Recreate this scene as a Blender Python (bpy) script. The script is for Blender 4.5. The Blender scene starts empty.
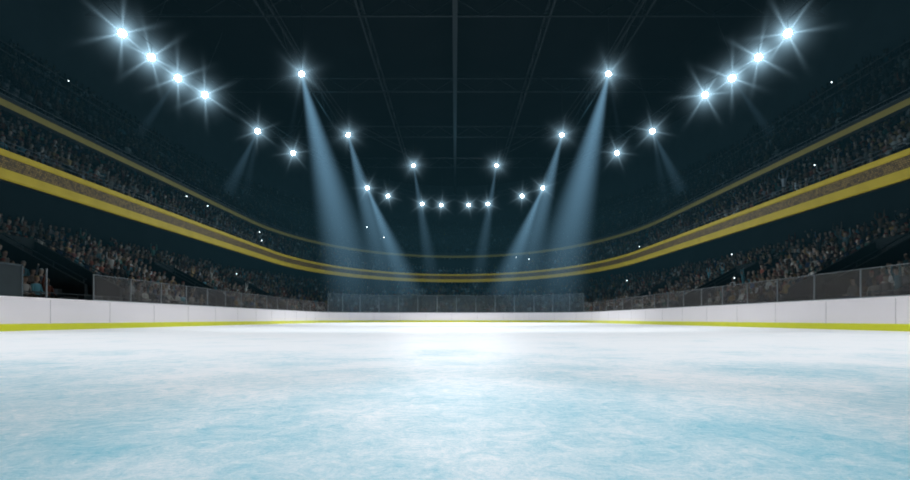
import bpy, math, random
import numpy as np
from mathutils import Vector, Matrix
random.seed(7); rng=np.random.default_rng(7)
scene=bpy.context.scene
col=scene.collection
scene.view_settings.view_transform='Standard'
scene.view_settings.look='None'
scene.view_settings.exposure=0.0

# ------------------------------------------------------------------ helpers
def link(o,parent=None):
    col.objects.link(o)
    if parent is not None: o.parent=parent
    return o

def mesh_obj(name,verts,faces,mats,midx=None,uv=None,smooth=False,parent=None):
    me=bpy.data.meshes.new(name)
    me.from_pydata([tuple(v) for v in verts],[],faces)
    for m in mats: me.materials.append(m)
    if midx is not None: me.polygons.foreach_set('material_index',midx)
    if uv is not None:
        l=me.uv_layers.new(name='UVMap'); l.data.foreach_set('uv',np.array(uv,dtype=np.float32).ravel())
    if smooth: me.polygons.foreach_set('use_smooth',[True]*len(me.polygons))
    me.update()
    return link(bpy.data.objects.new(name,me),parent)

class MB:
    def __init__(s): s.v=[];s.f=[];s.m=[]
    def box(s,c,d,mi=0,rz=0.0):
        cx,cy,cz=c;hx,hy,hz=d[0]/2,d[1]/2,d[2]/2;b=len(s.v);cs,sn=math.cos(rz),math.sin(rz)
        for z in(-hz,hz):
            for x,y in((-hx,-hy),(hx,-hy),(hx,hy),(-hx,hy)):
                s.v.append((cx+x*cs-y*sn,cy+x*sn+y*cs,cz+z))
        for f in((0,3,2,1),(4,5,6,7),(0,1,5,4),(1,2,6,5),(2,3,7,6),(3,0,4,7)):
            s.f.append(tuple(b+i for i in f));s.m.append(mi)
    def beam(s,p,q,w,mi=0,n=4):
        p=Vector(p);q=Vector(q);d=(q-p)
        if d.length<1e-6:return
        d.normalize();u=d.orthogonal().normalized()
        if abs(d.z)<.95: u=d.cross(Vector((0,0,1))).normalized()
        v=d.cross(u);b=len(s.v)
        for e in(p,q):
            for k in range(n):
                a=2*math.pi*(k+.5)/n
                s.v.append(tuple(e+(u*math.cos(a)+v*math.sin(a))*w*.5*(1.414 if n==4 else 1)))
        for k in range(n):
            k2=(k+1)%n;s.f.append((b+k,b+k2,b+n+k2,b+n+k));s.m.append(mi)
        s.f.append(tuple(b+k for k in range(n))[::-1]);s.m.append(mi)
        s.f.append(tuple(b+n+k for k in range(n)));s.m.append(mi)
    def lathe(s,prof,n=20,mi=0):
        b=len(s.v)
        for r,z in prof:
            for k in range(n):
                a=2*math.pi*k/n;s.v.append((r*math.cos(a),r*math.sin(a),z))
        for i in range(len(prof)-1):
            for k in range(n):
                k2=(k+1)%n
                s.f.append((b+i*n+k,b+i*n+k2,b+(i+1)*n+k2,b+(i+1)*n+k));s.m.append(mi)
    def obj(s,name,mats,parent=None,smooth=False):
        return mesh_obj(name,s.v,s.f,mats,s.m,None,smooth,parent)

def nmat(name):
    m=bpy.data.materials.new(name);m.use_nodes=True
    nt=m.node_tree;nt.nodes.clear()
    out=nt.nodes.new('ShaderNodeOutputMaterial')
    return m,nt,out
def pbr(name,c,rough=.6,metal=0,var=0.0,scale=3.0,emit=None,es=0,spec=.5,c2=None):
    m,nt,out=nmat(name)
    b=nt.nodes.new('ShaderNodeBsdfPrincipled')
    b.inputs['Roughness'].default_value=rough;b.inputs['Metallic'].default_value=metal
    b.inputs['Specular IOR Level'].default_value=spec
    tc=nt.nodes.new('ShaderNodeTexCoord');n=nt.nodes.new('ShaderNodeTexNoise')
    n.inputs['Scale'].default_value=scale;n.inputs['Detail'].default_value=5
    nt.links.new(tc.outputs['Object'],n.inputs['Vector'])
    mx=nt.nodes.new('ShaderNodeMix');mx.data_type='RGBA'
    mx.inputs['A'].default_value=(*[x*(1-var) for x in c],1)
    mx.inputs['B'].default_value=(*(c2 if c2 else [min(1,x*(1+var)) for x in c]),1)
    nt.links.new(n.outputs['Fac'],mx.inputs['Factor']);nt.links.new(mx.outputs['Result'],b.inputs['Base Color'])
    if emit:
        b.inputs['Emission Color'].default_value=(*emit,1);b.inputs['Emission Strength'].default_value=es
    nt.links.new(b.outputs[0],out.inputs['Surface'])
    return m

# ------------------------------------------------------------------ materials
M_conc=pbr('dark_concrete',(.022,.035,.042),.9,var=.3,scale=1.2,spec=.2)
M_wall=pbr('dark_wall_paint',(.012,.024,.029),.85,var=.3,scale=.5,spec=.2)
M_soffit=pbr('soffit_paint',(.026,.037,.041),.8,var=.2,spec=.2)
M_roof=pbr('roof_deck',(.003,.005,.006),.95,var=.4,scale=.4,spec=.1)
M_steel=pbr('truss_steel',(.013,.019,.022),.6,.0,var=.2,spec=.2)
M_rail=pbr('railing_steel',(.05,.07,.08),.5,.3,var=.2)
M_alu=pbr('aluminium',(.26,.29,.31),.4,.8,var=.1)
M_black=pbr('black_housing',(.01,.01,.012),.5)
M_board=pbr('board_plastic',(.90,.85,.87),.35,var=.03,scale=.7)
M_seam=pbr('board_seam',(.50,.47,.49),.6)
M_kick=pbr('kick_strip_yellow',(.72,.74,.02),.4,var=.06)
M_gold=pbr('gold_fascia',(.34,.27,.025),.55,var=.35,scale=1.2,emit=(.60,.47,.02),es=.19)  # glow put into the paint so the band stays bright in the dark
M_gold2=pbr('gold_rail',(.16,.14,.03),.6,var=.2,scale=1.5,emit=(.50,.42,.05),es=.05)  # weak glow put into the paint, no lamp behind it
M_seat=pbr('seat_plastic',(.012,.024,.034),.6,var=.3,spec=.2)
M_stair=pbr('stair_tread',(.06,.07,.072),.85,var=.2,spec=.2)

def ribbon_mat():
    m,nt,out=nmat('led_ribbon')
    tc=nt.nodes.new('ShaderNodeTexCoord')
    mp=nt.nodes.new('ShaderNodeMapping');mp.inputs['Scale'].default_value=(1,1,1)
    nt.links.new(tc.outputs['UV'],mp.inputs['Vector'])
    br=nt.nodes.new('ShaderNodeTexBrick');br.inputs['Scale'].default_value=3.2
    br.inputs['Color1'].default_value=(.27,.18,.05,1);br.inputs['Color2'].default_value=(.06,.04,.012,1)
    br.inputs['Mortar'].default_value=(.02,.015,.008,1);br.inputs['Mortar Size'].default_value=.04
    br.inputs['Brick Width'].default_value=.35;br.inputs['Row Height'].default_value=.3
    nt.links.new(mp.outputs[0],br.inputs['Vector'])
    b=nt.nodes.new('ShaderNodeBsdfPrincipled');b.inputs['Roughness'].default_value=.5
    nt.links.new(br.outputs['Color'],b.inputs['Base Color']);nt.links.new(br.outputs['Color'],b.inputs['Emission Color'])
    b.inputs['Emission Strength'].default_value=.18
    nt.links.new(b.outputs[0],out.inputs['Surface']);return m
M_ribbon=ribbon_mat()

def glass_mat(name,tr_,df,fac):
    m,nt,out=nmat(name)
    t=nt.nodes.new('ShaderNodeBsdfTransparent');t.inputs[0].default_value=tr_
    g=nt.nodes.new('ShaderNodeBsdfGlossy');g.inputs['Roughness'].default_value=.12
    d=nt.nodes.new('ShaderNodeBsdfDiffuse');d.inputs[0].default_value=df
    a=nt.nodes.new('ShaderNodeMixShader');a.inputs[0].default_value=fac
    nt.links.new(t.outputs[0],a.inputs[1]);nt.links.new(d.outputs[0],a.inputs[2])
    b=nt.nodes.new('ShaderNodeMixShader');b.inputs[0].default_value=.05
    nt.links.new(a.outputs[0],b.inputs[1]);nt.links.new(g.outputs[0],b.inputs[2])
    nt.links.new(b.outputs[0],out.inputs['Surface']);return m
M_glass=glass_mat('rink_glass',(.86,.88,.88,1),(.32,.30,.29,1),.10)
M_glass2=glass_mat('rink_glass_tinted',(.62,.68,.70,1),(.14,.17,.18,1),.26)

def ice_mat():
    m,nt,out=nmat('frosted_ice');N=nt.nodes.new;L=nt.links.new
    tc=N('ShaderNodeTexCoord')
    def noise(sc,det,rough=.6,dist=0,vec=None):
        n=N('ShaderNodeTexNoise');n.inputs['Scale'].default_value=sc;n.inputs['Detail'].default_value=det
        n.inputs['Roughness'].default_value=rough;n.inputs['Distortion'].default_value=dist
        L(vec or tc.outputs['Object'],n.inputs['Vector']);return n.outputs['Fac']
    def ramp(f,a,b,ca=(0,0,0,1),cb=(1,1,1,1)):
        r=N('ShaderNodeValToRGB');r.color_ramp.elements[0].position=a;r.color_ramp.elements[1].position=b
        r.color_ramp.elements[0].color=ca;r.color_ramp.elements[1].color=cb;L(f,r.inputs[0]);return r.outputs[0]
    def mix(f,a,b):
        x=N('ShaderNodeMix');x.data_type='RGBA'
        if isinstance(f,float): x.inputs['Factor'].default_value=f
        else: L(f,x.inputs['Factor'])
        for k,v in(('A',a),('B',b)):
            if isinstance(v,tuple): x.inputs[k].default_value=v
            else: L(v,x.inputs[k])
        return x.outputs['Result']
    def math_(op,a,b):
        x=N('ShaderNodeMath');x.operation=op
        for i,v in enumerate((a,b)):
            if isinstance(v,(int,float)): x.inputs[i].default_value=v
            else: L(v,x.inputs[i])
        return x.outputs[0]
    big=noise(.9,5,.6,.4); mid=noise(8,12,.85,1.2); fine=noise(110,8,.9,.3); sml=noise(34,10,.9,1.5)
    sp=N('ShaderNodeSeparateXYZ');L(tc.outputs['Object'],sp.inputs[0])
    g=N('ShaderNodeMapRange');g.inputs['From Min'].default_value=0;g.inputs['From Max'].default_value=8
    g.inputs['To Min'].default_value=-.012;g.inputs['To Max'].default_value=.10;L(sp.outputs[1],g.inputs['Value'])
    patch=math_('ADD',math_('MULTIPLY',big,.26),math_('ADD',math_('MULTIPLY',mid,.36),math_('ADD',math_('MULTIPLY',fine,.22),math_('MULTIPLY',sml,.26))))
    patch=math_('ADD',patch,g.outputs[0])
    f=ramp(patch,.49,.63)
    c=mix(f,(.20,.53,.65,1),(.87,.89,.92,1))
    for ang,sc in((.5,(1.0,40,1)),(-.7,(1.3,52,1)),(1.5,(.8,46,1)),(1.05,(1.1,60,1)),(-.25,(1.2,70,1)),(.15,(.9,55,1)),(-1.1,(1.0,48,1))):
        mp=N('ShaderNodeMapping');mp.inputs['Rotation'].default_value=(0,0,ang);mp.inputs['Scale'].default_value=sc
        L(tc.outputs['Object'],mp.inputs['Vector'])
        s=noise(3.2,6,.8,.6,mp.outputs[0]);s=ramp(s,.615,.645)
        c=mix(math_('MULTIPLY',s,.55),c,(.93,.97,.985,1))
    b=N('ShaderNodeBsdfPrincipled');L(c,b.inputs['Base Color'])
    b.inputs['IOR'].default_value=1.31;b.inputs['Specular IOR Level'].default_value=.5
    r=N('ShaderNodeMapRange');r.inputs['To Min'].default_value=.46;r.inputs['To Max'].default_value=.28
    L(mid,r.inputs['Value']);L(r.outputs[0],b.inputs['Roughness'])
    bp=N('ShaderNodeBump');bp.inputs['Strength'].default_value=.28;bp.inputs['Distance'].default_value=.008
    L(sml,bp.inputs['Height']);L(bp.outputs[0],b.inputs['Normal'])
    L(b.outputs[0],out.inputs['Surface']);return m
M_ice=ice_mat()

def crowd_mat():
    m,nt,out=nmat('clothing_and_skin')
    a=nt.nodes.new('ShaderNodeAttribute');a.attribute_name='Col'
    b=nt.nodes.new('ShaderNodeBsdfPrincipled');b.inputs['Roughness'].default_value=.9;b.inputs['Specular IOR Level'].default_value=.1
    nt.links.new(a.outputs['Color'],b.inputs['Base Color']);nt.links.new(b.outputs[0],out.inputs['Surface']);return m
M_crowd=crowd_mat()

def emis(name,c,s):
    m,nt,out=nmat(name);e=nt.nodes.new('ShaderNodeEmission')
    e.inputs[0].default_value=(*c,1);e.inputs[1].default_value=s
    nt.links.new(e.outputs[0],out.inputs['Surface']);return m
M_lens=emis('lamp_lens',(.86,.95,1),24)
M_flash=emis('phone_flash',(.8,.95,1),5)

def beam_mat(kind):
    m,nt,out=nmat('haze_'+kind);N=nt.nodes.new;L=nt.links.new
    tc=N('ShaderNodeTexCoord');oi=N('ShaderNodeObjectInfo')
    def mt(op,a,b=0.0,clamp=False):
        x=N('ShaderNodeMath');x.operation=op;x.use_clamp=clamp
        for i,v in enumerate((a,b)):
            if isinstance(v,(int,float)): x.inputs[i].default_value=v
            else: L(v,x.inputs[i])
        return x.outputs[0]
    sp=N('ShaderNodeSeparateXYZ');L(tc.outputs['Object'],sp.inputs[0])
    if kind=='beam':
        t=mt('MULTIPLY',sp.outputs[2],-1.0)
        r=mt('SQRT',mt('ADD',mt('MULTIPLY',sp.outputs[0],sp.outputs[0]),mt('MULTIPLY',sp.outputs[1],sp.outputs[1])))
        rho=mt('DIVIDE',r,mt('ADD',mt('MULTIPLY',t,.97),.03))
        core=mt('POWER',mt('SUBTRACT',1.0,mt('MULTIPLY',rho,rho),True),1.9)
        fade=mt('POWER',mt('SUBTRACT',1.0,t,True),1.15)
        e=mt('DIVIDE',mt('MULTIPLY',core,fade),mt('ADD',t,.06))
    else:
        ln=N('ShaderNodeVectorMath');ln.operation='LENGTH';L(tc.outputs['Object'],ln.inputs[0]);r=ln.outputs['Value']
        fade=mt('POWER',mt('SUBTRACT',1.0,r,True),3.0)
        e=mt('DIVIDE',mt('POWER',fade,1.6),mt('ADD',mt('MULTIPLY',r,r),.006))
        # starburst glare painted into the halo as emissive radial spikes
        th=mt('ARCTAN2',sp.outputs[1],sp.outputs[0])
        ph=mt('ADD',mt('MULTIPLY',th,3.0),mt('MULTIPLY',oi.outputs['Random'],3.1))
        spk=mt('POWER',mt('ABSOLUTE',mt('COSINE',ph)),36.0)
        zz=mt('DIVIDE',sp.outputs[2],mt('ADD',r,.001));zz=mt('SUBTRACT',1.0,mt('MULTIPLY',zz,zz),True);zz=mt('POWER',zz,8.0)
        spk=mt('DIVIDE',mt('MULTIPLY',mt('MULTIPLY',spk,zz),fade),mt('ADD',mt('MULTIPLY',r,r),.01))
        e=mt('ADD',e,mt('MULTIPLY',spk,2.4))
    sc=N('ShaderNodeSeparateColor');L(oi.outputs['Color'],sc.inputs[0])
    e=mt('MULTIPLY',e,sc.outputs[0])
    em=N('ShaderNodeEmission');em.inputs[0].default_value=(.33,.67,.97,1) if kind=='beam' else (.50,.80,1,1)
    L(e,em.inputs[1]);L(em.outputs[0],out.inputs['Volume'])  # beam and halo light is emitted by the volume, none is scattered
    return m
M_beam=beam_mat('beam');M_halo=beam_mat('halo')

# ------------------------------------------------------------------ loops
YF,YN=52.0,4.0
def bowl(a,b,n=56,ns=14):
    p=[]
    for k in range(n+1):
        t=math.pi*k/n;p.append((a*math.cos(t),YF+b*math.sin(t)))
    for k in range(1,ns): p.append((-a,YF+(YN-YF)*k/ns))
    for k in range(n+1):
        t=math.pi+math.pi*k/n;p.append((a*math.cos(t),YN+b*math.sin(t)))
    for k in range(1,ns): p.append((a,YN+(YF-YN)*k/ns))
    return p
RY0,RY1,RX,RR=-6.0,62.0,15.0,8.5
def rink(off,n=14):
    p=[];r=RR+off
    cs=[(RX-RR,RY1-RR,0),(-RX+RR,RY1-RR,.5*math.pi),(-RX+RR,RY0+RR,math.pi),(RX-RR,RY0+RR,1.5*math.pi)]
    for cx,cy,a0 in cs:
        for k in range(n+1):
            t=a0+.5*math.pi*k/n;p.append((cx+r*math.cos(t),cy+r*math.sin(t)))
    return p
def sweep(name,loops,mats,midx,closed_profile=False,smooth=False):
    n=len(loops[0][0]);V=[];F=[];MI=[];UV=[]
    base=loops[0][0];arc=[0.0]
    for k in range(n):
        q=base[(k+1)%n];arc.append(arc[-1]+math.hypot(q[0]-base[k][0],q[1]-base[k][1]))
    vv=[0.0]
    for (l,z) in loops:
        for x,y in l: V.append((x,y,z))
    for i in range(len(loops)):
        j=i+1
        if j==len(loops):
            if not closed_profile:break
            j=0
        l0,z0=loops[i];l1,z1=loops[j]
        dv=math.hypot(l1[0][0]-l0[0][0],z1-z0);v0=vv[-1];v1=v0+dv;vv.append(v1)
        for k in range(n):
            k2=(k+1)%n
            F.append((i*n+k,i*n+k2,j*n+k2,j*n+k));MI.append(midx[i])
            UV+=[(arc[k],v0),(arc[k+1],v0),(arc[k+1],v1),(arc[k],v1)]
    return mesh_obj(name,V,F,mats,MI,UV,smooth)

# ------------------------------------------------------------------ floor, ice, boards
big=bowl(33,51)
mesh_obj('floor',[(x,y,-.04) for x,y in big],[tuple(range(len(big)))],[M_conc])
ri=rink(.05)
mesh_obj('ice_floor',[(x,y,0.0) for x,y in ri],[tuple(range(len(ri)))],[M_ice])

prof=[(0,-.02),(0,.225),(.012,.24),(.03,.245),(.03,1.12),(.0,1.135),(.0,1.165),(.012,1.18),(.14,1.18),(.15,1.165),(.15,-.02)]
sweep('rink_boards',[(rink(o),z) for o,z in prof],[M_kick,M_board],[0,0,0,1,1,1,1,1,1,1])
def walk(loop,step,start=0.0):
    out=[];n=len(loop);d=start
    for k in range(n):
        p=loop[k];q=loop[(k+1)%n];L=math.hypot(q[0]-p[0],q[1]-p[1])
        if L<1e-6: continue
        tx,ty=(q[0]-p[0])/L,(q[1]-p[1])/L
        while d<L:
            out.append((p[0]+tx*d,p[1]+ty*d,tx,ty));d+=step
        d-=L
    return out
sm=MB()
for x,y,tx,ty in walk(rink(.027),3.2,1.1):
    sm.box((x,y,.68),(.02,.010,.87),0,math.atan2(ty,tx))
seam=sm.obj('seams',[M_seam]);seam.parent=bpy.data.objects['rink_boards']

gl=MB()
def gh(y): return 3.35 if (y>55.5 or y<0.5) else 2.25
pts=walk(rink(.085),2.4,.6)
for i in range(len(pts)):
    x,y,tx,ty=pts[i];x2,y2,_,_=pts[(i+1)%len(pts)]
    h=min(gh(y),gh(y2)) ; hp=max(gh(y),gh(y2)) 
    gl.box((x,y,(1.18+hp+.03)/2),(.045,.045,hp+.03-1.18),1,math.atan2(ty,tx))
    my=(y+y2)/2
    if x<-14 and 14.0<my<19.8: continue
    L=math.hypot(x2-x,y2-y);rz=math.atan2(y2-y,x2-x)
    gl.box(((x+x2)/2,my,(1.18+h)/2),(L-.06,.012,h-1.18),2 if h>3 else 0,rz)
    gl.box(((x+x2)/2,my,h+.01),(L-.06,.022,.022),1,rz)
    gl.box(((x+x2)/2,my,1.20),(L-.06,.035,.04),1,rz)
gl.obj('rink_glass_barrier',[M_glass,M_alu,M_glass2])
bp_=MB();bp_.box((-15.12,15.9,1.72),(.10,3.0,1.06),0)
for yy in(14.4,15.9,17.4): bp_.box((-15.12,yy,1.75),(.14,.07,1.14),1)
bp_.box((-15.12,15.9,2.28),(.14,3.07,.05),1)
bp_.obj('bench_partition',[M_soffit,M_rail])

# ------------------------------------------------------------------ tiers
def tier(name,a0,b0,z0,ra,rb,rz,n,front,under,midx_front,mats):
    lo=[];mi=[]
    for (a,b,z),m in zip(front,midx_front): lo.append((bowl(a,b),z));mi.append(m)
    for i in range(n):
        lo.append((bowl(a0+ra*i,b0+rb*i),z0+rz*i));mi.append(0)
        lo.append((bowl(a0+ra*(i+1),b0+rb*(i+1)),z0+rz*i));mi.append(0)
    for (a,b,z) in under: lo.append((bowl(a,b),z));mi.append(1)
    return sweep(name,lo,mats,mi,closed_profile=True)
LOW=(17.0,14.0,.85,.75,1.45,.385,12)
MID=(19.7,28.7,6.95,.8,1.15,.58,9)
UPP=(22.2,31.7,11.25,.8,1.5,.70,12)
tier('lower_stand',*LOW,[(16.8,13.8,-.03),(16.8,13.8,1.0),(16.95,13.95,1.0)],[(26.0,31.4,-.03)],[1,1,0],[M_conc,M_wall])
tier('middle_stand',*MID,
     [(19.35,28.35,6.28),(19.0,28.0,6.28),(18.92,27.92,6.33),(18.92,27.92,6.72),(19.0,28.0,6.76),(19.0,28.0,7.28),(18.92,27.92,7.32),(18.92,27.92,7.52),(19.05,28.05,7.58),(19.2,28.2,7.58),(19.2,28.2,6.95)],
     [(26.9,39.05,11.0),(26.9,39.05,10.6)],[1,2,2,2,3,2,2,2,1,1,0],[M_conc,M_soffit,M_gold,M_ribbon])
tier('upper_stand',*UPP,
     [(21.8,31.3,10.5),(21.5,31.0,10.55),(21.5,31.0,10.88),(21.62,31.12,10.94),(21.75,31.25,10.94),(21.75,31.25,11.25)],
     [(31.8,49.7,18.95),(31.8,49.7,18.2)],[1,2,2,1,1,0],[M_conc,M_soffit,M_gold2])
sweep('wall_concourse',[(bowl(26.0,31.4),5.2),(bowl(26.0,31.4),10.4)],[M_wall],[0])
sweep('wall_mezzanine',[(bowl(26.95,39.1),10.9),(bowl(26.95,39.1),15.0)],[M_wall],[0])
sweep('wall_perimeter',[(bowl(31.9,49.8),17.8),(bowl(31.9,49.8),19.6),(bowl(31.9,49.8),27.6)],[M_wall],[0,0])
sweep('ceiling',[(bowl(32.2,50.1),27.4),(bowl(24,38),28.6),(bowl(12,20),29.4),(bowl(.02,.02),29.8)],[M_roof],[0,0,0])
rl=MB()
def rail(a,b,z,h,step,w,mi=0):
    l=bowl(a,b)
    for k in range(len(l)):
        p=l[k];q=l[(k+1)%len(l)]
        for zz in (z+h,z+h*.55): rl.beam((p[0],p[1],zz),(q[0],q[1],zz),w,mi)
    for x,y,tx,ty in walk(l,step): rl.beam((x,y,z),(x,y,z+h),w,mi)
rail(19.1,28.1,7.55,.42,2.4,.03)
rail(21.7,31.2,10.92,.5,2.4,.03)
rail(27.2,41.0,15.9,1.2,3.0,.05,1)
rail(16.85,13.85,1.0,.5,2.0,.04)
rl.obj('stand_railings',[M_rail,M_steel])

# ------------------------------------------------------------------ vomitories & aisles
AISLE=[7.5,15.5,23.0,36.0,49.0]
vom=MB()
for sgn in(-1,1):
    for y in AISLE:
        for i in range(LOW[6]):
            a=LOW[0]+LOW[3]*i;z=LOW[2]+LOW[5]*i
            vom.box((sgn*(a+.19),y,z+.10),(.37,1.1,.19),1)
    for y in (23.0,36.0,49.0):
        for dy in(-1.25,1.25):
            yy=y+2.1+dy;w=.18;b=len(vom.v)
            P=[(17.6,1.0),(17.6,2.05),(22.2,4.55),(22.2,2.8)]
            for s in(-w/2,w/2):
                for a,z in P: vom.v.append((sgn*a,yy+s,z))
            for f in((0,1,2,3),(7,6,5,4),(0,4,5,1),(1,5,6,2),(2,6,7,3),(3,7,4,0)):
                vom.f.append(tuple(b+k for k in f));vom.m.append(0)
            vom.beam((sgn*17.6,yy,2.3),(sgn*22.2,yy,4.8),.05,3)
            for q in range(4):
                aa=17.7+1.45*q;zt=2.05+(aa-17.6)*2.5/4.6
                vom.beam((sgn*aa,yy,zt-.05),(sgn*aa,yy,zt+.28),.04,3)
        vom.box((sgn*22.2,y+2.1,4.35),(.25,2.7,.5),0)
        vom.box((sgn*22.25,y+2.1,3.45),(.12,2.4,1.6),2)  # black panel stands in for the shade inside the portal opening
vom.obj('stand_stairways',[M_soffit,M_stair,M_black,M_rail])

# ------------------------------------------------------------------ seats and spectators
def person(variant):
    V=[];F=[];K=[]
    def tube(path,rad,n,kind):
        b=len(V)
        for i,(p,r) in enumerate(zip(path,rad)):
            p=Vector(p)
            d=(Vector(path[min(i+1,len(path)-1)])-Vector(path[max(i-1,0)])).normalized()
            rx,ry=r if isinstance(r,tuple) else (r,r)
            u=Vector((1,0,0)); 
            if abs(d.x)>.8:u=Vector((0,1,0))
            v=d.cross(u).normalized();u=v.cross(d).normalized()
            for k in range(n):
                a=2*math.pi*k/n;V.append(tuple(p+u*math.cos(a)*rx+v*math.sin(a)*ry));K.append(kind[i] if isinstance(kind,list) else kind)
        for i in range(len(path)-1):
            for k in range(n):
                k2=(k+1)%n;F.append((b+i*n+k,b+i*n+k2,b+(i+1)*n+k2,b+(i+1)*n+k))
        F.append(tuple(b+k for k in range(n))[::-1]);e=b+(len(path)-1)*n;F.append(tuple(e+k for k in range(n)))
    lean=[0.0,.10,-.02,.05][variant];st=.36 if variant==3 else 0
    tube([(0,0,.44+st),(0,lean*.3,.64+st),(0,lean*.7,.86+st),(0,lean,.99+st),(0,lean,1.04+st),(0,lean+.01,1.12+st)],
         [(.17,.13),(.145,.10),(.19,.125),(.205,.09),(.07,.06),(.052,.055)],7,[0,0,0,0,2,2])
    b=len(V);hc=(0,lean+.03,1.22+st)
    rings=[(-.13,.05),(-.09,.072),(-.03,.085),(.03,.09),(.08,.075),(.12,.04)]
    for dz,r in rings:
        for k in range(8):
            a=2*math.pi*k/8
            hair=(dz>.05) or (math.sin(a)<-.3 and dz>-.08)
            V.append((hc[0]+r*.9*math.cos(a),hc[1]+r*1.12*math.sin(a),hc[2]+dz));K.append(3 if hair else 2)
    for i in range(len(rings)-1):
        for k in range(8):
            k2=(k+1)%8;F.append((b+i*8+k,b+i*8+k2,b+(i+1)*8+k2,b+(i+1)*8+k))
    F.append(tuple(b+40+k for k in range(8)))
    V.append((0,hc[1]+.125,hc[2]-.02));K.append(2);F.append((b+2*8+1,b+2*8+2,len(V)-1));F.append((b+2*8+2,b+2*8+3,len(V)-1))
    for s in(-1,1):
        sh=(s*.2,lean,.97+st)
        if variant==2 and s==1: arm=[sh,(s*.3,.12,1.15),(s*.26,.16,1.42),(s*.25,.17,1.5)]
        elif variant==3: arm=[sh,(s*.32,.1,1.5),(s*.3,.1,1.78),(s*.29,.1,1.87)]
        elif variant==1: arm=[sh,(s*.24,.22,.76),(s*.08,.40,.72),(s*.04,.45,.74)]
        else: arm=[sh,(s*.26,.04,.72),(s*.13,.28,.60),(s*.09,.36,.59)]
        tube(arm,[.06,.048,.036,.03],5,[0,0,0,2])
        if variant==3:
            tube([(s*.09,0,.86),(s*.1,.04,.46),(s*.1,0,.08),(s*.1,.14,.03)],[.09,.065,.045,.04],5,1)
        else:
            tube([(s*.09,.03,.47),(s*.11,.40,.49),(s*.11,.38,.09),(s*.11,.52,.04)],[.085,.065,.045,.04],5,1)
    return np.array(V),F,np.array(K)
PT=[person(i) for i in range(4)]
_s=MB();_s.box((0,.02,.42),(.44,.42,.05));_s.box((0,-.2,.66),(.44,.05,.45));_s.box((-.21,-.02,.56),(.04,.3,.05));_s.box((.21,-.02,.56),(.04,.3,.05));_s.box((0,-.05,.2),(.08,.1,.4))
SEAT=(np.array(_s.v),_s.f)
shirts=np.array([(.05,.05,.06),(.09,.08,.08),(.16,.14,.13),(.30,.10,.07),(.30,.20,.14),(.05,.08,.16),(.08,.20,.24),(.55,.52,.48),(.42,.40,.38),(.25,.22,.19),(.40,.26,.12),(.12,.05,.05),(.06,.14,.12),(.60,.58,.60),(.03,.04,.05),(.04,.05,.06),(.10,.16,.18)])
trs=np.array([(.03,.035,.05),(.05,.05,.05),(.04,.05,.09),(.10,.08,.06)])
skins=np.array([(.36,.26,.21),(.30,.20,.16),(.20,.13,.10),(.42,.32,.27)])
hairs=np.array([(.03,.02,.015),(.10,.06,.03),(.20,.15,.08),(.25,.25,.25),(.3,.05,.04),(.02,.02,.03)])
def fast_mesh(name,V,counts,loops,mat,cols=None):
    me=bpy.data.meshes.new(name)
    me.vertices.add(len(V));me.vertices.foreach_set('co',V.astype(np.float32).ravel())
    me.loops.add(len(loops));me.loops.foreach_set('vertex_index',loops.astype(np.int32))
    me.polygons.add(len(counts));st=np.zeros(len(counts),dtype=np.int32);st[1:]=np.cumsum(counts)[:-1]
    me.polygons.foreach_set('loop_start',st)
    me.update(calc_edges=True)
    if cols is not None:
        a=me.attributes.new('Col','FLOAT_COLOR','POINT');a.data.foreach_set('color',cols.astype(np.float32).ravel())
    me.materials.append(mat);me.validate()
    return link(bpy.data.objects.new(name,me))
TC=[]
for V,F,K in PT: TC.append((np.array([len(f) for f in F]),np.concatenate([np.array(f) for f in F])))
SC=(np.array([len(f) for f in SEAT[1]]),np.concatenate([np.array(f) for f in SEAT[1]]))
flash=MB()
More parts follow.
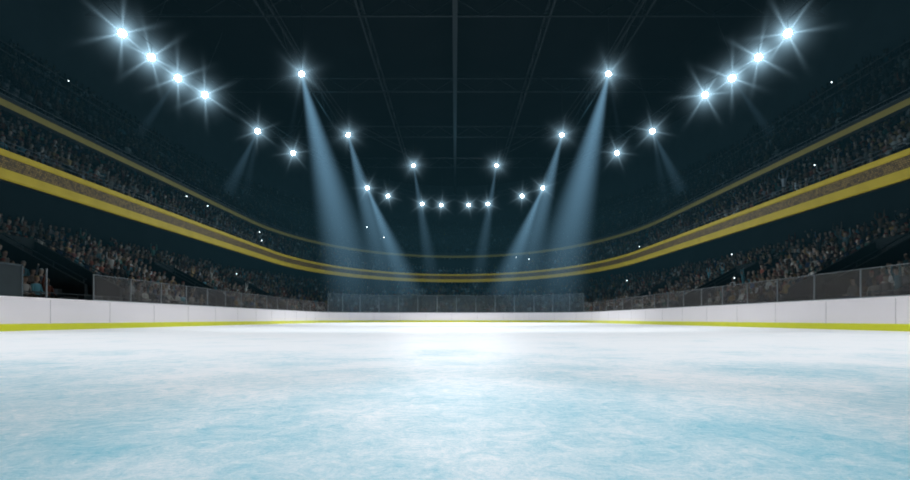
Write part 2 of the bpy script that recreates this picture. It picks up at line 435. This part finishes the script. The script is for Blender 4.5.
def fill(tname,T,occ,ymin,step=.56,dim=1.0,nflash=0,tint=(.95,1,1)):  # dim and tint put each tier's weaker light into the crowd colours
    a0,b0,z0,ra,rb,rz,n=T
    PV=[];PC=[];PL=[];CC=[];off=0;SVs=[];SCn=[];SL=[];so=0;spots=[]
    for i in range(n):
        l=bowl(a0+ra*i+ra*.62,b0+rb*i+rb*.62,n=90)
        for x,y,tx,ty in walk(l,step,rng.uniform(0,.5)):
            if y<ymin: continue
            if tname=='low' and abs(x)>15:
                if any(abs(y-q)<.75 for q in AISLE): continue
                if i<7 and any(abs(y-q-2.1)<1.6 for q in (23,36,49)): continue
            elif tname!='low' and abs(x)>12 and (y%11.0)<1.1: continue
            fx,fy=-ty,tx
            z=z0+rz*i
            R=np.array([[fy,fx,0],[-fx,fy,0],[0,0,1]])
            SVs.append(SEAT[0]@R.T+np.array([x,y,z]));SCn.append(SC[0]);SL.append(SC[1]+so);so+=len(SEAT[0])
            if rng.random()>occ: continue
            v=rng.choice(4,p=[.60,.32,.05,.03]);V,F,K=PT[v]
            ang=rng.normal(0,.18);ca,sa=math.cos(ang),math.sin(ang)
            R2=R@np.array([[ca,-sa,0],[sa,ca,0],[0,0,1]])
            s=rng.uniform(.93,1.06)
            PV.append((V*s)@R2.T+np.array([x,y,z]));PC.append(TC[v][0]);PL.append(TC[v][1]+off);off+=len(V)
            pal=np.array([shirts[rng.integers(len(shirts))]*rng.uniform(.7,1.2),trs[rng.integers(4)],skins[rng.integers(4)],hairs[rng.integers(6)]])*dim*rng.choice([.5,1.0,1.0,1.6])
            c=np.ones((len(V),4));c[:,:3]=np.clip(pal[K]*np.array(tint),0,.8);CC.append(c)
            spots.append((x+fx*.35,y+fy*.35,z+1.25))
    fast_mesh('spectator_crowd',np.concatenate(PV),np.concatenate(PC),np.concatenate(PL),M_crowd,np.concatenate(CC))
    fast_mesh('stadium_seats',np.concatenate(SVs),np.concatenate(SCn),np.concatenate(SL),M_seat)
    for k in rng.choice(len(spots),nflash,replace=False):
        x,y,z=spots[k]
        flash.box((x,y,z),(.09,.02,.16),1);r=.0010*math.hypot(x,y)
        b=len(flash.v)
        for q in range(3):
            for w in range(6):
                ph=(-.9+.9*q);t=w*math.pi/3
                flash.v.append((x+r*math.cos(ph)*math.cos(t),y-.03+r*math.cos(ph)*math.sin(t),z+r*math.sin(ph)))
        for q in range(2):
            for w in range(6):
                w2=(w+1)%6;flash.f.append((b+q*6+w,b+q*6+w2,b+q*6+6+w2,b+q*6+6+w));flash.m.append(0)
        flash.f.append(tuple(b+w for w in range(6))[::-1]);flash.f.append(tuple(b+12+w for w in range(6)));flash.m+=[0,0]
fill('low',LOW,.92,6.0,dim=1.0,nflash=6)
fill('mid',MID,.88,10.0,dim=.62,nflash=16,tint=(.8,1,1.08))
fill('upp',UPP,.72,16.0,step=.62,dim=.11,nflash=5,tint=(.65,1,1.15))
flash.obj('phone_flashes',[M_flash,M_black])

# ------------------------------------------------------------------ roof steelwork
tr=MB()
def truss(p,q,h,seg,w):
    p=Vector(p);q=Vector(q);n=max(2,int((q-p).length/seg));up=Vector((0,0,h))
    tr.beam(p,q,w);tr.beam(p+up,q+up,w)
    for k in range(n):
        a=p.lerp(q,k/n);b=p.lerp(q,(k+1)/n);m=p.lerp(q,(k+.5)/n)+up
        tr.beam(a,m,w*.4);tr.beam(m,b,w*.4)
def yspan(x,a=31,b=48.5):
    s=math.sqrt(max(0,1-(x/a)**2));return YN-b*s,YF+b*s
for x in(-16,-8,0,8,16):
    y0,y1=yspan(x);truss((x,max(y0,-20),25.9),(x,y1,25.9),1.5,4.5,.16 if x else .42)
for y in(12,27,42,56,70,84):
    xx=31*math.sqrt(max(0,1-(max(0,y-YF)/48.5)**2))
    truss((-xx,y,25.9),(xx,y,25.9),1.5,4.5,.16)
tr.obj('roof_truss',[M_steel])

# ------------------------------------------------------------------ spotlights
ZL=20.4;F0=500.0;HC=.41
ring=[(-23.3,35.0),(-23.2,38.2),(-23.0,41.5),(-22.3,44.6),(-21.0,53.2),(-19.5,60.2),(-13.4,76.3),(-10.9,81.3),(-5.7,86.9),(-2.4,87.7)]
ringR=[(-x,y) for x,y in ring][::-1]
near=[(-23.3,31.0),(-23.3,20.0),(-23.3,8.0)]
lt=MB()
chain=near[::-1]+ring+ringR+[(-x,y) for x,y in near]
for k in range(len(chain)-1):
    p=chain[k];q=chain[k+1]
    for dx,dz in((0,.95),(.0,1.7)): lt.beam((p[0],p[1],ZL+dz),(q[0],q[1],ZL+dz),.07)
    n=max(1,int(math.hypot(q[0]-p[0],q[1]-p[1])/2.0))
    for j in range(n):
        A=(p[0]+(q[0]-p[0])*j/n,p[1]+(q[1]-p[1])*j/n,ZL+.95);B=(p[0]+(q[0]-p[0])*(j+.5)/n,p[1]+(q[1]-p[1])*(j+.5)/n,ZL+1.7)
        C=(p[0]+(q[0]-p[0])*(j+1)/n,p[1]+(q[1]-p[1])*(j+1)/n,ZL+.95)
        lt.beam(A,B,.04);lt.beam(B,C,.04)
for x,y in chain: lt.beam((x,y,ZL+.35),(x,y,ZL+.95),.08)
for x,y in chain[::2]: lt.beam((x,y,ZL+1.7),(x*.93,y,26.0),.035)
inner=[(-12.5,0),(-12.5,12),(-12.5,25),(-12.5,40.7),(-11.6,54.2),(-5.4,65)]
for s in(-1,1):
    c=[(s*-x,y) for x,y in inner]
    for k in range(len(c)-1):
        p=c[k];q=c[k+1]
        for dz in(.95,1.6): lt.beam((p[0],p[1],ZL+dz),(q[0],q[1],ZL+dz),.06)
    for x,y in c:
        lt.beam((x,y,ZL+.35),(x,y,ZL+1.6),.07);lt.beam((x,y,ZL+1.6),(x,y,26.0),.035)
lt.beam((-5.4,65,ZL+.95),(5.4,65,ZL+.95),.06)
lt.obj('lighting_truss',[M_steel])

hous=MB();hous.lathe([(.001,.55),(.16,.55),(.2,.5),(.22,.3),(.33,.22),(.40,.0),(.42,-.12),(.38,-.12),(.36,0)][::-1],20)
for k in range(8):
    a=k*math.pi/4;hous.box((.2*math.cos(a),.2*math.sin(a),.4),(.12,.02,.26),0,a)
hme=hous.obj('tmp',[M_black]);hmesh=hme.data;bpy.data.objects.remove(hme)
yk=MB();yk.box((.47,0,.25),(.04,.1,.6));yk.box((-.47,0,.25),(.04,.1,.6));yk.box((0,0,.6),(.98,.1,.05))
o=yk.obj('tmp',[M_steel]);ymesh=o.data;bpy.data.objects.remove(o)
ln=MB();ln.lathe([(.36,-.05),(.34,-.14),(.27,-.22),(.15,-.28),(.001,-.30)][::-1],20)
o=ln.obj('tmp',[M_lens],smooth=True);lmesh=o.data;bpy.data.objects.remove(o)
cn=MB();cn.lathe([(.001,-1.0),(1.0,-1.0),(.03,-.001),(.001,.0)],24)
o=cn.obj('tmp',[M_beam]);cmesh=o.data;bpy.data.objects.remove(o)
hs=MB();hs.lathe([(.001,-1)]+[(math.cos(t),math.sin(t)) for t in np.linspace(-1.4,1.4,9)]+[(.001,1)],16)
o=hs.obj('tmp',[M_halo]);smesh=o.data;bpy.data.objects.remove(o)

def aimrot(d): return Vector(d).to_track_quat('-Z','Y').to_matrix().to_4x4()
def flood(x,y,target,beams=(),halo=(2.0,.02),spot=None,size=1.0):
    p=Vector((x,y,ZL));e=bpy.data.objects.new('arena_spotlight',None);e.empty_display_size=.5
    link(e);R=aimrot(Vector(target)-p);e.matrix_world=Matrix.Translation(p)@R
    for nm,me in(('housing',hmesh),('yoke',ymesh),('lens',lmesh)):
        c=bpy.data.objects.new(nm,me);link(c,e);c.scale=(size,)*3
    Ri=R.inverted()
    h=bpy.data.objects.new('haze_glow',smesh);link(h,e);h.scale=(halo[0],)*3;h.color=(halo[1],0,0,1)  # emissive sphere carrying the painted glow and starburst
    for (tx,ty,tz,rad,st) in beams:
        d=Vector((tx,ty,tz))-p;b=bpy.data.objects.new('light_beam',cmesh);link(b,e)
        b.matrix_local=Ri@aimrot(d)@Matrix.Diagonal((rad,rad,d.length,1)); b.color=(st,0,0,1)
    for sp_ in (spot or ()):
        en,ang,tg=sp_
        l=bpy.data.lights.new('spot_lamp','SPOT');l.energy=en;l.spot_size=math.radians(ang);l.spot_blend=1.0 if ang<15 else .5;l.color=(.95,.975,1)
        l.shadow_soft_size=.35
        lo=bpy.data.objects.new('spot_lamp',l);link(lo,e)
        lo.matrix_local=Ri@aimrot(Vector(tg)-p)@Matrix.Translation((0,0,-.6))
for s in(-1,1):
    for i,(x,y) in enumerate(ring):
        X=-s*x
        big=i<4
        beams=[]
        if i==2: beams=[(X+s*5,y+1,ZL-6,.9,.04)]
        elif i==4: beams=[(X+s*5,y+2,ZL-8,1.5,.06),(X+s*1.5,y,ZL-8,1.0,.03)]
        elif i==6: beams=[(X-s*8.5,y-5,.8,3.2,.11)]
        spot=[]
        if i>=8: spot=[(1300,50,(X*.3,16,0))]
        elif i in(1,4): spot=[(5200,52,(-X*.45,y-8,0))]
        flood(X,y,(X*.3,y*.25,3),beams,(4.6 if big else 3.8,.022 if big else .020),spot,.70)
    for i,(x,y) in enumerate(inner):
        X=-s*x;beams=[]
        if i==3: beams=[(s*8.2,45,-.3,3.9,.125),(s*14.5,42,12,.6,.02)]
        if i==4: beams=[(s*6.4,57,.3,3.4,.10)]
        if i==5: beams=[(s*2.6,67,3,1.9,.075)]
        sp2=[((8600 if i<4 else 7600),78,(s*4.0,y+4 if i<4 else y-4,0))]
        if i==5: sp2=[(5500,70,(s*3,57,0)),(2300,40,(s*.6,6,0))]
        if i==1: sp2.append((5600,7.5,(.12,2.0,0)))  # extra narrow spots out of view, added for a bright pool on near ice
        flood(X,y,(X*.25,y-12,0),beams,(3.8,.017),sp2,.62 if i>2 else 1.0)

for x,y,z,e in((0,78,19,600),(-20,30,24,160),(20,30,24,160),(-16,62,24,220),(16,62,24,220)):  # unseen teal fill points added to brighten the stands, without fixtures
    l=bpy.data.lights.new('house_light','POINT');l.energy=e;l.color=(.28,.72,1);l.shadow_soft_size=1.5
    o=link(bpy.data.objects.new('house_light',l));o.location=(x,y,z)

# haze light painted in: even, self-glowing layer that lifts the dark stands
m,nt,out=nmat('air_haze')
em=nt.nodes.new('ShaderNodeEmission');em.inputs[0].default_value=(.17,.56,.76,1);em.inputs[1].default_value=.00046
ab=nt.nodes.new('ShaderNodeVolumeAbsorption');ab.inputs[0].default_value=(0,0,0,1);ab.inputs[1].default_value=.003
ad=nt.nodes.new('ShaderNodeAddShader');nt.links.new(em.outputs[0],ad.inputs[0]);nt.links.new(ab.outputs[0],ad.inputs[1])
nt.links.new(ad.outputs[0],out.inputs['Volume'])
hz=bowl(31.5,49.0);n=len(hz)
mesh_obj('air_haze',[(x,y,2.0) for x,y in hz]+[(x,y,15.0) for x,y in hz],
   [tuple(range(n))[::-1],tuple(range(n,2*n))]+[(k,(k+1)%n,n+(k+1)%n,n+k) for k in range(n)],[m])

w=bpy.data.worlds.new('World');scene.world=w;w.use_nodes=True
w.node_tree.nodes['Background'].inputs[0].default_value=(.01,.02,.025,1);w.node_tree.nodes['Background'].inputs[1].default_value=.3

cam=bpy.data.cameras.new('camera');co=link(bpy.data.objects.new('camera',cam))
co.location=(0,0,HC);co.rotation_euler=(math.radians(90),0,0)
cam.sensor_width=36;cam.lens=36*F0/910;cam.shift_y=79/910;cam.clip_start=.05;cam.clip_end=400
cam.dof.use_dof=True;cam.dof.focus_distance=2.4;cam.dof.aperture_fstop=2.6
scene.camera=co
